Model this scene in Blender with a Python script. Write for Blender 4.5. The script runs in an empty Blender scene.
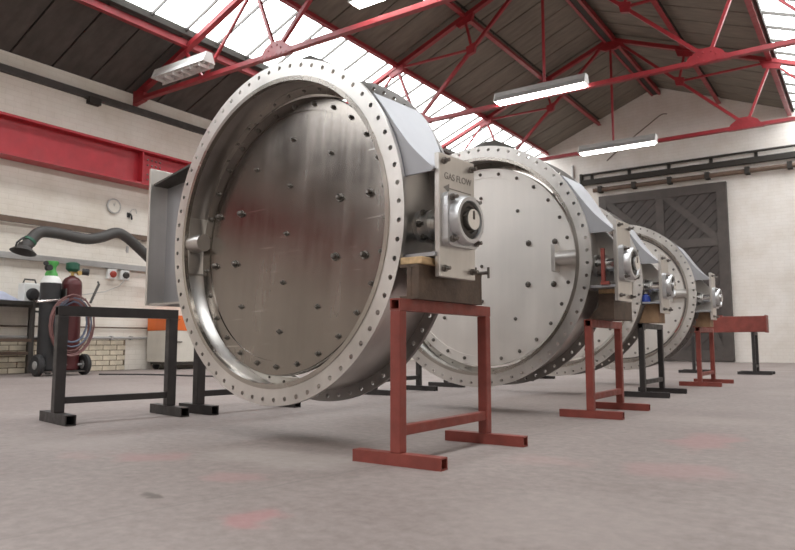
import bpy, bmesh, math, random
from mathutils import Vector, Matrix

random.seed(7)
PI = math.pi
S = bpy.context.scene
COL = S.collection

# ------------------------------------------------------------------ camera
FPX, HOR, VPX, CAM_H = 687.042, 344.618, 873.061, 0.46
pitch = math.atan((HOR - 275.0) / FPX)
yaw = math.atan((VPX - 397.5) / math.hypot(FPX, HOR - 275.0))
cd = bpy.data.cameras.new('camera')
cam = bpy.data.objects.new('camera', cd)
COL.objects.link(cam)
cam.location = (0, 0, CAM_H)
cam.rotation_euler = (PI / 2 + pitch, 0, yaw)
cd.sensor_width = 36.0
cd.lens = 36.0 * FPX / 795.0
cd.clip_start = 0.02
cd.dof.use_dof = True
cd.dof.focus_distance = 3.9
cd.dof.aperture_fstop = 5.0
S.camera = cam

# ------------------------------------------------------------------ world, exposure
w = bpy.data.worlds.new('overcast_sky')
S.world = w
w.use_nodes = True
bg = w.node_tree.nodes['Background']
bg.inputs['Color'].default_value = (0.985, 0.97, 0.975, 1)
bg.inputs['Strength'].default_value = 9.0
S.view_settings.view_transform = 'Standard'
S.view_settings.look = 'None'
S.view_settings.gamma = 1.0
S.view_settings.use_curve_mapping = False
S.view_settings.exposure = 0.22

# building section (metres)
XL, XR, YB, YE = -11.32, 1.84, -10.0, 20.0
ZE, XM, ZM = 5.19, -4.74, 7.817
SL = (ZM - ZE) / (XM - XL)


def roof_z(x):
    return ZM - abs(x - XM) * SL


for sx0, sx1 in ((-9.62, -8.12), (0.14, -1.36)):      # sky portals in the two roof lights
    ld = bpy.data.lights.new('skylight_portal', 'AREA')
    ld.shape = 'RECTANGLE'
    a = Vector((sx0, 0, roof_z(sx0))); b = Vector((sx1, 0, roof_z(sx1)))
    ld.size = (b - a).length
    ld.size_y = YE - YB
    ld.cycles.is_portal = True
    lo = bpy.data.objects.new('skylight_portal', ld)
    COL.objects.link(lo)
    m = (a + b) / 2
    ang = math.atan2((b - a).z, (b - a).x)
    if sx1 < sx0:
        ang = math.atan2((a - b).z, (a - b).x)
    lo.location = (m.x, (YB + YE) / 2, m.z + 0.0)
    lo.rotation_euler = (0, -ang, 0)


# ------------------------------------------------------------------ materials
def new_mat(name):
    m = bpy.data.materials.new(name)
    m.use_nodes = True
    nt = m.node_tree
    return m, nt, nt.nodes['Principled BSDF']


def N(nt, t, **kw):
    n = nt.nodes.new(t)
    for k, v in kw.items():
        if k in n.inputs:
            n.inputs[k].default_value = v
        else:
            setattr(n, k, v)
    return n


def mat(name, col, rough=0.6, metal=0.0, var=0.12, scale=6.0, bump=0.0, bscale=60.0, stretch=(1, 1, 1), rvar=0.0, spec=None, coat=0.0):
    m, nt, p = new_mat(name)
    L = nt.links
    tc = N(nt, 'ShaderNodeTexCoord')
    mp = N(nt, 'ShaderNodeMapping')
    mp.inputs['Scale'].default_value = stretch
    L.new(tc.outputs['Object'], mp.inputs['Vector'])
    no = N(nt, 'ShaderNodeTexNoise', Scale=scale, Detail=6.0, Roughness=0.6)
    L.new(mp.outputs[0], no.inputs['Vector'])
    cr = N(nt, 'ShaderNodeValToRGB')
    c0 = [max(0, c * (1 - var)) for c in col] + [1]
    c1 = [min(1, c * (1 + var)) for c in col] + [1]
    cr.color_ramp.elements[0].position = 0.3
    cr.color_ramp.elements[0].color = c0
    cr.color_ramp.elements[1].position = 0.7
    cr.color_ramp.elements[1].color = c1
    L.new(no.outputs['Fac'], cr.inputs[0])
    L.new(cr.outputs[0], p.inputs['Base Color'])
    p.inputs['Roughness'].default_value = rough
    p.inputs['Metallic'].default_value = metal
    if spec is not None:
        p.inputs['Specular IOR Level'].default_value = spec
    if rvar:
        mr = N(nt, 'ShaderNodeMapRange')
        mr.inputs['From Min'].default_value = 0.3
        mr.inputs['From Max'].default_value = 0.7
        mr.inputs['To Min'].default_value = max(0.02, rough - rvar)
        mr.inputs['To Max'].default_value = min(1, rough + rvar)
        n2 = N(nt, 'ShaderNodeTexNoise', Scale=scale * 2.3, Detail=5.0)
        L.new(mp.outputs[0], n2.inputs['Vector'])
        L.new(n2.outputs['Fac'], mr.inputs['Value'])
        L.new(mr.outputs[0], p.inputs['Roughness'])
    if bump:
        nb = N(nt, 'ShaderNodeTexNoise', Scale=bscale, Detail=4.0)
        L.new(mp.outputs[0], nb.inputs['Vector'])
        bp = N(nt, 'ShaderNodeBump', Strength=bump, Distance=0.01)
        L.new(nb.outputs['Fac'], bp.inputs['Height'])
        L.new(bp.outputs[0], p.inputs['Normal'])
    return m


def emit(name, col, s):
    m = bpy.data.materials.new(name)
    m.use_nodes = True
    nt = m.node_tree
    p = nt.nodes['Principled BSDF']
    p.inputs['Base Color'].default_value = (0.9, 0.9, 0.9, 1)
    p.inputs['Emission Color'].default_value = (*col, 1)
    p.inputs['Emission Strength'].default_value = s
    return m


def floor_mat():
    m, nt, p = new_mat('worn_concrete')
    L = nt.links
    tc = N(nt, 'ShaderNodeTexCoord')
    base = N(nt, 'ShaderNodeTexNoise', Scale=0.9, Detail=8.0, Roughness=0.62)
    L.new(tc.outputs['Object'], base.inputs['Vector'])
    cr = N(nt, 'ShaderNodeValToRGB')
    cr.color_ramp.elements[0].position = 0.32
    cr.color_ramp.elements[0].color = (0.232, 0.190, 0.177, 1)
    cr.color_ramp.elements[1].position = 0.68
    cr.color_ramp.elements[1].color = (0.302, 0.255, 0.238, 1)
    L.new(base.outputs['Fac'], cr.inputs[0])
    fine = N(nt, 'ShaderNodeTexNoise', Scale=22.0, Detail=6.0, Roughness=0.7)
    L.new(tc.outputs['Object'], fine.inputs['Vector'])
    crf = N(nt, 'ShaderNodeValToRGB')
    crf.color_ramp.elements[0].position = 0.3
    crf.color_ramp.elements[0].color = (0.76, 0.76, 0.76, 1)
    crf.color_ramp.elements[1].position = 0.65
    crf.color_ramp.elements[1].color = (1.08, 1.08, 1.08, 1)
    L.new(fine.outputs['Fac'], crf.inputs[0])
    mx = N(nt, 'ShaderNodeMix', data_type='RGBA', blend_type='MULTIPLY')
    mx.inputs['Factor'].default_value = 1
    L.new(cr.outputs[0], mx.inputs['A'])
    L.new(crf.outputs[0], mx.inputs['B'])
    cur = mx.outputs['Result']
    warp = N(nt, 'ShaderNodeTexNoise', Scale=5.0, Detail=5.0)
    L.new(tc.outputs['Object'], warp.inputs['Vector'])
    sub = N(nt, 'ShaderNodeVectorMath', operation='SUBTRACT')
    sub.inputs[1].default_value = (0.5, 0.5, 0.5)
    L.new(warp.outputs['Color'], sub.inputs[0])
    scl = N(nt, 'ShaderNodeVectorMath', operation='SCALE')
    scl.inputs['Scale'].default_value = 0.35
    L.new(sub.outputs[0], scl.inputs[0])
    add = N(nt, 'ShaderNodeVectorMath', operation='ADD')
    L.new(tc.outputs['Object'], add.inputs[0])
    L.new(scl.outputs[0], add.inputs[1])
    spots = [  # old paint and oil marks: x, y, radius x, radius y, colour, strength
        (-2.46, 1.81, .20, .13, (.40, .19, .19), .50), (-1.38, 1.34, .13, .10, (.42, .16, .17), .55),
        (-1.86, 1.70, .14, .10, (.42, .22, .22), .45), (-0.69, 3.60, .16, .42, (.42, .20, .20), .50),
        (-0.62, 2.70, .25, .22, (.42, .22, .22), .40), (-1.11, 2.65, .20, .20, (.42, .25, .24), .35),
        (-2.75, 1.69, .16, .12, (.40, .24, .23), .35), (-1.83, 1.335, .07, .035, (.12, .10, .09), 1.2),
        (-1.50, 1.26, .05, .03, (.18, .15, .14), .6), (-1.40, 1.50, .04, .02, (.18, .15, .14), .5),
        (-1.25, 1.42, .03, .02, (.18, .15, .14), .5), (-3.2, 1.9, .5, .3, (.34, .29, .27), .5),
        (-0.9, 4.6, .6, .25, (.36, .30, .28), .5), (-2.0, 2.1, .5, .25, (.48, .43, .40), .45),
        (-0.7, 1.8, .4, .4, (.36, .31, .29), .4), (-6, 4.5, 1.2, .8, (.36, .31, .29), .4)]
    for x, y, rx, ry, c, k in spots:
        mp = N(nt, 'ShaderNodeMapping', vector_type='TEXTURE')
        mp.inputs['Location'].default_value = (x, y, 0)
        mp.inputs['Scale'].default_value = (rx, ry, 1)
        L.new(add.outputs[0], mp.inputs['Vector'])
        gr = N(nt, 'ShaderNodeTexGradient', gradient_type='SPHERICAL')
        L.new(mp.outputs[0], gr.inputs[0])
        mr = N(nt, 'ShaderNodeMapRange')
        mr.inputs['From Max'].default_value = 0.55
        mr.inputs['To Max'].default_value = k * .75
        L.new(gr.outputs['Fac'], mr.inputs['Value'])
        mm = N(nt, 'ShaderNodeMix', data_type='RGBA')
        mm.inputs['B'].default_value = (*c, 1)
        L.new(mr.outputs[0], mm.inputs['Factor'])
        L.new(cur, mm.inputs['A'])
        cur = mm.outputs['Result']
    for x, y, ang, wd, k in ((-1.70, 1.05, math.radians(84), .010, .8), (-0.8, 4.67, math.radians(-1), .02, .35), (-2.6, 3.9, math.radians(2), .015, .2)):
        mp = N(nt, 'ShaderNodeMapping', vector_type='TEXTURE')
        mp.inputs['Location'].default_value = (x, y, 0)
        mp.inputs['Rotation'].default_value = (0, 0, ang)
        sc2 = N(nt, 'ShaderNodeVectorMath', operation='SCALE')
        sc2.inputs['Scale'].default_value = 0.06
        L.new(sub.outputs[0], sc2.inputs[0])
        ad2 = N(nt, 'ShaderNodeVectorMath', operation='ADD')
        L.new(tc.outputs['Object'], ad2.inputs[0])
        L.new(sc2.outputs[0], ad2.inputs[1])
        L.new(ad2.outputs[0], mp.inputs['Vector'])
        sp = N(nt, 'ShaderNodeSeparateXYZ')
        L.new(mp.outputs[0], sp.inputs[0])
        ab = N(nt, 'ShaderNodeMath', operation='ABSOLUTE')
        L.new(sp.outputs['Y'], ab.inputs[0])
        mr = N(nt, 'ShaderNodeMapRange')
        mr.inputs['From Max'].default_value = wd
        mr.inputs['To Min'].default_value = k
        mr.inputs['To Max'].default_value = 0
        L.new(ab.outputs[0], mr.inputs['Value'])
        mm = N(nt, 'ShaderNodeMix', data_type='RGBA')
        mm.inputs['B'].default_value = (.2, .17, .16, 1)
        L.new(mr.outputs[0], mm.inputs['Factor'])
        L.new(cur, mm.inputs['A'])
        cur = mm.outputs['Result']
    L.new(cur, p.inputs['Base Color'])
    p.inputs['Roughness'].default_value = 0.62
    p.inputs['Specular IOR Level'].default_value = 0.35
    bp = N(nt, 'ShaderNodeBump', Strength=0.12, Distance=0.01)
    L.new(fine.outputs['Fac'], bp.inputs['Height'])
    L.new(bp.outputs[0], p.inputs['Normal'])
    return m


def brick_mat(name, axis, c1, c2, mortar, bump=0.5):
    m, nt, p = new_mat(name)
    L = nt.links
    tc = N(nt, 'ShaderNodeTexCoord')
    sp = N(nt, 'ShaderNodeSeparateXYZ')
    L.new(tc.outputs['Object'], sp.inputs[0])
    cb = N(nt, 'ShaderNodeCombineXYZ')
    L.new(sp.outputs[axis], cb.inputs['X'])
    L.new(sp.outputs['Z'], cb.inputs['Y'])
    br = N(nt, 'ShaderNodeTexBrick', Scale=1.0)
    br.inputs['Color1'].default_value = (*c1, 1)
    br.inputs['Color2'].default_value = (*c2, 1)
    br.inputs['Mortar'].default_value = (*mortar, 1)
    br.inputs['Mortar Size'].default_value = 0.007
    br.inputs['Mortar Smooth'].default_value = 0.4
    br.inputs['Brick Width'].default_value = 0.27
    br.inputs['Row Height'].default_value = 0.09
    L.new(cb.outputs[0], br.inputs['Vector'])
    no = N(nt, 'ShaderNodeTexNoise', Scale=1.3, Detail=8.0, Roughness=0.65)
    L.new(tc.outputs['Object'], no.inputs['Vector'])
    cr = N(nt, 'ShaderNodeValToRGB')
    cr.color_ramp.elements[0].position = 0.3
    cr.color_ramp.elements[0].color = (0.86, 0.83, 0.79, 1)
    cr.color_ramp.elements[1].position = 0.62
    cr.color_ramp.elements[1].color = (1, 1, 1, 1)
    L.new(no.outputs['Fac'], cr.inputs[0])
    mx = N(nt, 'ShaderNodeMix', data_type='RGBA', blend_type='MULTIPLY')
    mx.inputs['Factor'].default_value = 1
    L.new(br.outputs['Color'], mx.inputs['A'])
    L.new(cr.outputs[0], mx.inputs['B'])
    L.new(mx.outputs['Result'], p.inputs['Base Color'])
    p.inputs['Roughness'].default_value = 0.75
    iv = N(nt, 'ShaderNodeMath', operation='SUBTRACT')
    iv.inputs[0].default_value = 1.0
    L.new(br.outputs['Fac'], iv.inputs[1])
    bp = N(nt, 'ShaderNodeBump', Strength=bump, Distance=0.008)
    L.new(iv.outputs[0], bp.inputs['Height'])
    L.new(bp.outputs[0], p.inputs['Normal'])
    return m


def brushed(name, col, rough, streak, var=0.18, scratch=0.0, aniso=0.0):
    """stainless plate with vertical grinding marks and rub marks"""
    m, nt, p = new_mat(name)
    L = nt.links
    tc = N(nt, 'ShaderNodeTexCoord')
    mp = N(nt, 'ShaderNodeMapping')
    mp.inputs['Scale'].default_value = (14, 14, 0.9)
    L.new(tc.outputs['Object'], mp.inputs['Vector'])
    no = N(nt, 'ShaderNodeTexNoise', Scale=1.0, Detail=7.0, Roughness=0.65)
    L.new(mp.outputs[0], no.inputs['Vector'])
    n2 = N(nt, 'ShaderNodeTexNoise', Scale=2.2, Detail=5.0)
    L.new(tc.outputs['Object'], n2.inputs['Vector'])
    ad = N(nt, 'ShaderNodeMath', operation='MULTIPLY_ADD')
    ad.inputs[1].default_value = streak
    L.new(no.outputs['Fac'], ad.inputs[0])
    ml = N(nt, 'ShaderNodeMath', operation='MULTIPLY')
    ml.inputs[1].default_value = 1 - streak
    L.new(n2.outputs['Fac'], ml.inputs[0])
    L.new(ml.outputs[0], ad.inputs[2])
    cr = N(nt, 'ShaderNodeValToRGB')
    cr.color_ramp.elements[0].position = 0.33
    cr.color_ramp.elements[0].color = [c * (1 - var) for c in col] + [1]
    cr.color_ramp.elements[1].position = 0.66
    cr.color_ramp.elements[1].color = [min(1, c * (1 + var)) for c in col] + [1]
    L.new(ad.outputs[0], cr.inputs[0])
    cur = cr.outputs[0]
    if scratch:
        mp3 = N(nt, 'ShaderNodeMapping')
        mp3.inputs['Rotation'].default_value = (0, 0.35, 0)
        mp3.inputs['Scale'].default_value = (1.2, 1, 30)
        L.new(tc.outputs['Object'], mp3.inputs['Vector'])
        n3 = N(nt, 'ShaderNodeTexNoise', Scale=2.0, Detail=3.0)
        L.new(mp3.outputs[0], n3.inputs['Vector'])
        mr = N(nt, 'ShaderNodeMapRange')
        mr.inputs['From Min'].default_value = 0.66
        mr.inputs['From Max'].default_value = 0.72
        mr.inputs['To Max'].default_value = scratch
        L.new(n3.outputs['Fac'], mr.inputs['Value'])
        mm = N(nt, 'ShaderNodeMix', data_type='RGBA')
        mm.inputs['B'].default_value = (0.85, 0.83, 0.8, 1)
        L.new(mr.outputs[0], mm.inputs['Factor'])
        L.new(cur, mm.inputs['A'])
        cur = mm.outputs['Result']
    L.new(cur, p.inputs['Base Color'])
    p.inputs['Metallic'].default_value = 1.0
    mr = N(nt, 'ShaderNodeMapRange')
    mr.inputs['From Min'].default_value = 0.3
    mr.inputs['From Max'].default_value = 0.7
    mr.inputs['To Min'].default_value = rough - 0.07
    mr.inputs['To Max'].default_value = rough + 0.10
    L.new(ad.outputs[0], mr.inputs['Value'])
    L.new(mr.outputs[0], p.inputs['Roughness'])
    bp = N(nt, 'ShaderNodeBump', Strength=0.03, Distance=0.004)
    L.new(no.outputs['Fac'], bp.inputs['Height'])
    L.new(bp.outputs[0], p.inputs['Normal'])
    return m


def glass_mat():
    m = bpy.data.materials.new('clear_roof_glass')
    m.use_nodes = True
    nt = m.node_tree
    nt.nodes.remove(nt.nodes['Principled BSDF'])
    out = nt.nodes['Material Output']
    tr = N(nt, 'ShaderNodeBsdfTransparent')
    tr.inputs['Color'].default_value = (0.93, 0.95, 0.95, 1)
    gl = N(nt, 'ShaderNodeBsdfGlossy')
    gl.inputs['Roughness'].default_value = 0.1
    lw = N(nt, 'ShaderNodeLayerWeight', Blend=0.15)
    mx = N(nt, 'ShaderNodeMixShader')
    ml = N(nt, 'ShaderNodeMath', operation='MULTIPLY')
    ml.inputs[1].default_value = 0.3
    nt.links.new(lw.outputs['Fresnel'], ml.inputs[0])
    nt.links.new(ml.outputs[0], mx.inputs[0])
    nt.links.new(tr.outputs[0], mx.inputs[1])
    nt.links.new(gl.outputs[0], mx.inputs[2])
    nt.links.new(mx.outputs[0], out.inputs[0])
    return m


M = {}
M['floor'] = floor_mat()
M['wall_y'] = brick_mat('white_painted_brick', 'Y', (.83, .78, .71), (.81, .76, .69), (.77, .72, .65), .3)
M['wall_x'] = brick_mat('white_painted_gable_brick', 'X', (.85, .81, .77), (.83, .79, .75), (.78, .74, .70), .35)
M['brick'] = mat('cream_painted_brick', (.70, .62, .49), .75, var=.2, scale=3.5, bump=.3, bscale=30)
M['mortar'] = mat('dark_mortar', (.20, .15, .10), .9, var=.3, scale=9)
M['roof'] = mat('dark_roof_boarding', (.085, .073, .065), .85, var=.25, scale=2.0, stretch=(1, 3, 1), bump=.15, bscale=25)
M['roof2'] = mat('brown_roof_sheeting', (.175, .148, .120), .8, var=.22, scale=2.0, stretch=(1, 4, 1), bump=.15, bscale=25)
M['deck'] = mat('roof_deck', (.04, .035, .03), .9)
M['red'] = mat('red_gloss_paint', (.42, .026, .038), .38, var=.16, scale=3.0, rvar=.1)
M['truss'] = mat('red_truss_paint', (.27, .020, .026), .42, var=.2, scale=4.0, rvar=.1)
M['stand_red'] = mat('red_oxide_paint', (.225, .047, .035), .55, var=.2, scale=9.0, rvar=.12, bump=.08)
M['stand_blk'] = mat('black_stand_paint', (.024, .020, .020), .48, var=.3, scale=9.0, rvar=.1, bump=.08)
M['rust'] = mat('rusty_brown_steel', (.085, .055, .038), .6, var=.35, scale=12.0, bump=.15)
M['wood'] = mat('pale_timber', (.52, .36, .20), .75, var=.3, scale=5.0, stretch=(6, 1, 6), bump=.15)
M['wood2'] = mat('dark_worn_timber', (.27, .17, .10), .8, var=.35, scale=6.0, bump=.15)
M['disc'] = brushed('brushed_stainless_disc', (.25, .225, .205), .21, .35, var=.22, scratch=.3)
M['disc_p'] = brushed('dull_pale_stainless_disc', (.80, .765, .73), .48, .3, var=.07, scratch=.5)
M['steel'] = brushed('mill_finish_stainless', (.60, .575, .55), .36, .25, var=.2)
M['steel_p'] = brushed('matt_stainless', (.70, .675, .65), .42, .2, var=.10)
M['flange'] = brushed('ground_flange_face', (.66, .635, .61), .37, .2, var=.2)
M['flange_b'] = brushed('shade_darkened_back_flange', (.27, .255, .245), .45, .2, var=.2)  # flange steel darkened, so the shade behind the drum is in its colour
M['bore'] = brushed('machined_bore', (.42, .39, .355), .26, .15, var=.15)
M['sheet'] = brushed('bracket_stainless', (.40, .40, .42), .55, .3, var=.12)
M['cast'] = mat('cast_bearing_paint', (.56, .56, .57), .35, .75, var=.08, scale=20, bump=.08)
M['dark'] = mat('dark_steel', (.085, .078, .072), .5, .6, var=.2)
M['bolt'] = mat('bolt_steel', (.20, .185, .17), .38, 1.0, var=.25, scale=30)
M['chrome'] = mat('bright_shaft_steel', (.72, .70, .68), .2, 1.0, var=.08)
M['ink'] = mat('engraved_dark_mark', (.20, .185, .17), .7)
M['white'] = mat('white_enamel', (.80, .80, .78), .35, var=.03)
M['grey'] = mat('galvanised_grey', (.42, .41, .40), .5, .4, var=.1)
M['brown'] = mat('brown_pipe_paint', (.13, .085, .06), .6, var=.25)
M['black'] = mat('black_rubber', (.025, .024, .025), .6, var=.2)
M['hose'] = mat('charcoal_flexible_hose', (.060, .055, .052), .55, var=.15)
M['door'] = mat('dark_brown_door_paint', (.058, .047, .043), .55, var=.25, scale=4, stretch=(1, 1, 1), bump=.1)
M['doorf'] = mat('dark_brown_door_frame', (.075, .062, .056), .5, var=.2, scale=4, bump=.08)
M['orange'] = mat('orange_paint', (.75, .16, .03), .45, var=.06)
M['cream'] = mat('cream_cabinet_paint', (.66, .62, .55), .45, var=.06)
M['maroon'] = mat('maroon_cylinder_paint', (.085, .014, .016), .4, var=.15)
M['cylblk'] = mat('black_cylinder_paint', (.022, .022, .024), .4, var=.15)
M['green'] = mat('bright_green_plastic', (.10, .42, .10), .45, var=.06)
M['dkgreen'] = mat('dark_green_plastic', (.02, .10, .06), .45, var=.06)
M['brass'] = mat('brass', (.60, .42, .16), .35, .9, var=.08)
M['redhose'] = mat('dull_red_hose', (.17, .075, .07), .5, var=.1)
M['bluehose'] = mat('blue_grey_hose', (.10, .12, .17), .5, var=.1)
M['blue'] = mat('blue_paint', (.03, .06, .30), .45, var=.06)
M['cloth'] = mat('pale_blue_cloth', (.55, .58, .72), .9, var=.12)
M['socket_red'] = mat('red_socket_plastic', (.40, .06, .04), .45, var=.06)
M['tube'] = emit('lit_fluorescent_tube', (1.0, .97, .93), 22.0)
M['tube_off'] = mat('unlit_tube', (.78, .78, .76), .25, var=.02)
M['glass'] = glass_mat()


# ------------------------------------------------------------------ geometry helpers
class G:
    """collects simple solids, then becomes one mesh"""
    def __init__(self):
        self.v = []
        self.f = []

    def add(self, vs, fs):
        o = len(self.v)
        self.v += [tuple(x) for x in vs]
        self.f += [tuple(i + o for i in f) for f in fs]
        return self

    def box(self, x0, x1, y0, y1, z0, z1):
        return self.add([(x0, y0, z0), (x1, y0, z0), (x1, y1, z0), (x0, y1, z0), (x0, y0, z1), (x1, y0, z1), (x1, y1, z1), (x0, y1, z1)],
                        [(0, 3, 2, 1), (4, 5, 6, 7), (0, 1, 5, 4), (1, 2, 6, 5), (2, 3, 7, 6), (3, 0, 4, 7)])

    def prism(self, pts, axis, a, b):
        """polygon extruded along axis: pts are (u,v); x->(y,z) y->(x,z) z->(x,y)"""
        def mk(u, v, t):
            return {'x': (t, u, v), 'y': (u, t, v), 'z': (u, v, t)}[axis]
        n = len(pts)
        vs = [mk(u, v, a) for u, v in pts] + [mk(u, v, b) for u, v in pts]
        fs = [tuple(range(n)), tuple(range(2 * n - 1, n - 1, -1))]
        fs += [(i, i + n, (i + 1) % n + n, (i + 1) % n) for i in range(n)]
        return self.add(vs, fs)

    def cyl(self, p, q, r, n=16, r2=None, caps=True):
        p, q = Vector(p), Vector(q)
        r2 = r if r2 is None else r2
        d = (q - p).normalized()
        u = d.orthogonal().normalized()
        w_ = d.cross(u)
        vs = []
        for c, rr in ((p, r), (q, r2)):
            for i in range(n):
                a = 2 * PI * i / n
                vs.append(c + (u * math.cos(a) + w_ * math.sin(a)) * rr)
        fs = [(i, (i + 1) % n, n + (i + 1) % n, n + i) for i in range(n)]
        if caps:
            fs += [tuple(range(n - 1, -1, -1)), tuple(range(n, 2 * n))]
        return self.add(vs, fs)

    def lathe(self, prof, o, axis, n=24):
        """profile of (radius, distance) about a line through o along axis"""
        o, d = Vector(o), Vector(axis).normalized()
        u = d.orthogonal().normalized()
        w_ = d.cross(u)
        vs, fs = [], []
        for r, t in prof:
            for i in range(n):
                a = 2 * PI * i / n
                vs.append(o + d * t + (u * math.cos(a) + w_ * math.sin(a)) * max(r, 1e-4))
        for k in range(len(prof) - 1):
            for i in range(n):
                fs.append((k * n + i, k * n + (i + 1) % n, (k + 1) * n + (i + 1) % n, (k + 1) * n + i))
        fs.append(tuple(range(n - 1, -1, -1)))
        fs.append(tuple(range((len(prof) - 1) * n, len(prof) * n)))
        return self.add(vs, fs)

    def sweep(self, pts, r, n=8, closed=False):
        pts = [Vector(p) for p in pts]
        m = len(pts)
        rs = r if isinstance(r, (list, tuple)) else [r] * m
        vs, fs = [], []
        u = None
        for k in range(m):
            a = pts[(k - 1) % m] if (closed or k > 0) else pts[k]
            b = pts[(k + 1) % m] if (closed or k < m - 1) else pts[k]
            d = (b - a).normalized()
            if u is None:
                u = d.orthogonal().normalized()
            u = (u - d * u.dot(d)).normalized()
            w_ = d.cross(u)
            for i in range(n):
                t = 2 * PI * i / n
                vs.append(pts[k] + (u * math.cos(t) + w_ * math.sin(t)) * rs[k])
        for k in range(m if closed else m - 1):
            k2 = (k + 1) % m
            for i in range(n):
                fs.append((k * n + i, k * n + (i + 1) % n, k2 * n + (i + 1) % n, k2 * n + i))
        if not closed:
            fs += [tuple(range(n - 1, -1, -1)), tuple(range((m - 1) * n, m * n))]
        return self.add(vs, fs)

    def bar(self, p, q, wx, wy, up=(0, 0, 1)):
        """rectangular bar between two points"""
        p, q = Vector(p), Vector(q)
        d = (q - p).normalized()
        s = d.cross(Vector(up))
        if s.length < 1e-4:
            s = d.orthogonal()
        s.normalize()
        t = s.cross(d)
        vs = []
        for c in (p, q):
            for a, b in ((-1, -1), (1, -1), (1, 1), (-1, 1)):
                vs.append(c + s * a * wx / 2 + t * b * wy / 2)
        return self.add(vs, [(0, 3, 2, 1), (4, 5, 6, 7), (0, 1, 5, 4), (1, 2, 6, 5), (2, 3, 7, 6), (3, 0, 4, 7)])

    def tube(self, p, q, w_, h, t, up=(0, 0, 1)):
        """hollow rectangular section, open at both ends"""
        p, q = Vector(p), Vector(q)
        d = (q - p).normalized()
        s = d.cross(Vector(up))
        if s.length < 1e-4:
            s = Vector((1, 0, 0)) if abs(d.x) < .9 else Vector((0, 1, 0))
        s.normalize()
        k = s.cross(d)
        vs = []
        for c in (p, q):
            for ww, hh in ((w_, h), (w_ - 2 * t, h - 2 * t)):
                for a, b in ((-1, -1), (1, -1), (1, 1), (-1, 1)):
                    vs.append(c + s * a * ww / 2 + k * b * hh / 2)
        fs = []
        for i in range(4):
            j = (i + 1) % 4
            fs += [(i, j, 8 + j, 8 + i), (4 + j, 4 + i, 12 + i, 12 + j), (j, i, 4 + i, 4 + j), (8 + i, 8 + j, 12 + j, 12 + i)]
        return self.add(vs, fs)

    def mesh(self, name, smooth=None, bevel=0.0):
        me = bpy.data.meshes.new(name)
        me.from_pydata(self.v, [], self.f)
        bm = bmesh.new()
        bm.from_mesh(me)
        bmesh.ops.remove_doubles(bm, verts=bm.verts, dist=1e-6)
        bmesh.ops.recalc_face_normals(bm, faces=bm.faces)
        if bevel:
            es = [e for e in bm.edges if len(e.link_faces) == 2 and e.calc_face_angle(0) > 0.6]
            bmesh.ops.bevel(bm, geom=es, offset=bevel, segments=2, affect='EDGES', profile=0.6)
        if smooth is not None:
            for f in bm.faces:
                f.smooth = True
            for e in bm.edges:
                if len(e.link_faces) == 2 and e.calc_face_angle(0) > smooth:
                    e.smooth = False
        bm.to_mesh(me)
        bm.free()
        return me


def obj(name, g, material, parent=None, smooth=None, bevel=0.0, loc=None, rot=None, label=None):
    me = g if isinstance(g, bpy.types.Mesh) else g.mesh(name, smooth, bevel)
    if not me.materials:
        me.materials.append(M[material] if isinstance(material, str) else material)
    o = bpy.data.objects.new(name, me)
    COL.objects.link(o)
    if parent:
        o.parent = parent
    if loc is not None:
        o.location = loc
    if rot is not None:
        o.rotation_euler = rot
    if label:
        o['label'] = label
    return o


def tag(o, label, cat, group=None):
    o['label'] = label
    o['category'] = cat
    if group:
        o['group'] = group
    return o


def thing(name, label, cat, loc=(0, 0, 0), rz=0.0, group=None):
    o = bpy.data.objects.new(name, None)
    o.empty_display_size = 0.1
    COL.objects.link(o)
    o.location = loc
    o.rotation_euler = (0, 0, rz)
    return tag(o, label, cat, group)


def struct(o, label=None):
    o['kind'] = 'structure'
    if label:
        o['label'] = label
    return o


R30 = math.radians(35)


def arc(cx, cy, r, a0, a1, n):
    return [(cx + r * math.cos(a0 + (a1 - a0) * i / n), cy + r * math.sin(a0 + (a1 - a0) * i / n)) for i in range(n + 1)]


# ================================================================== STRUCTURE
struct(obj('floor', G().box(XL - .3, XR + .3, YB - .3, YE + .3, -0.2, 0), 'floor'), 'worn grey concrete workshop floor with faint red paint marks')

# left wall with individually laid bricks in its bare lower courses
g = G()
BZ, BY0, BY1 = 0.545, 4.6, 7.62
g.box(XL - .3, XL, YB, BY0, 0, 5.2).box(XL - .3, XL, BY1, YE, 0, 5.2).box(XL - .3, XL, BY0, BY1, BZ, 5.2)
wl = struct(obj('wall_left', g, 'wall_y'), 'white painted brick side wall under the lean of the roof')
obj('mortar_bed', G().box(XL - .3, XL - .012, BY0, BY1, 0, BZ), 'mortar', wl)
bm_ = G().box(-.125, .125, -.0, .0, 0, 0)
brick_me = None
rows, ch = 6, BZ / 6
for r in range(rows):
    y = BY0 + (0.0 if r % 2 else -.135)
    while y < BY1:
        a, b = max(y, BY0), min(y + .258, BY1)
        if b - a > .05:
            full = b - a > .25
            if full:
                if brick_me is None:
                    brick_me = G().box(-.06, 0, -.129, .129, 0, ch - .012).mesh('brick', bevel=.004)
                me = brick_me
            else:
                me = G().box(-.06, 0, -(b - a) / 2, (b - a) / 2, 0, ch - .012).mesh('brick', bevel=.004)
            obj('brick', me, 'brick', wl, loc=(XL + random.uniform(-.006, .003), (a + b) / 2, r * ch + .004))
        y += .272
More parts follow.
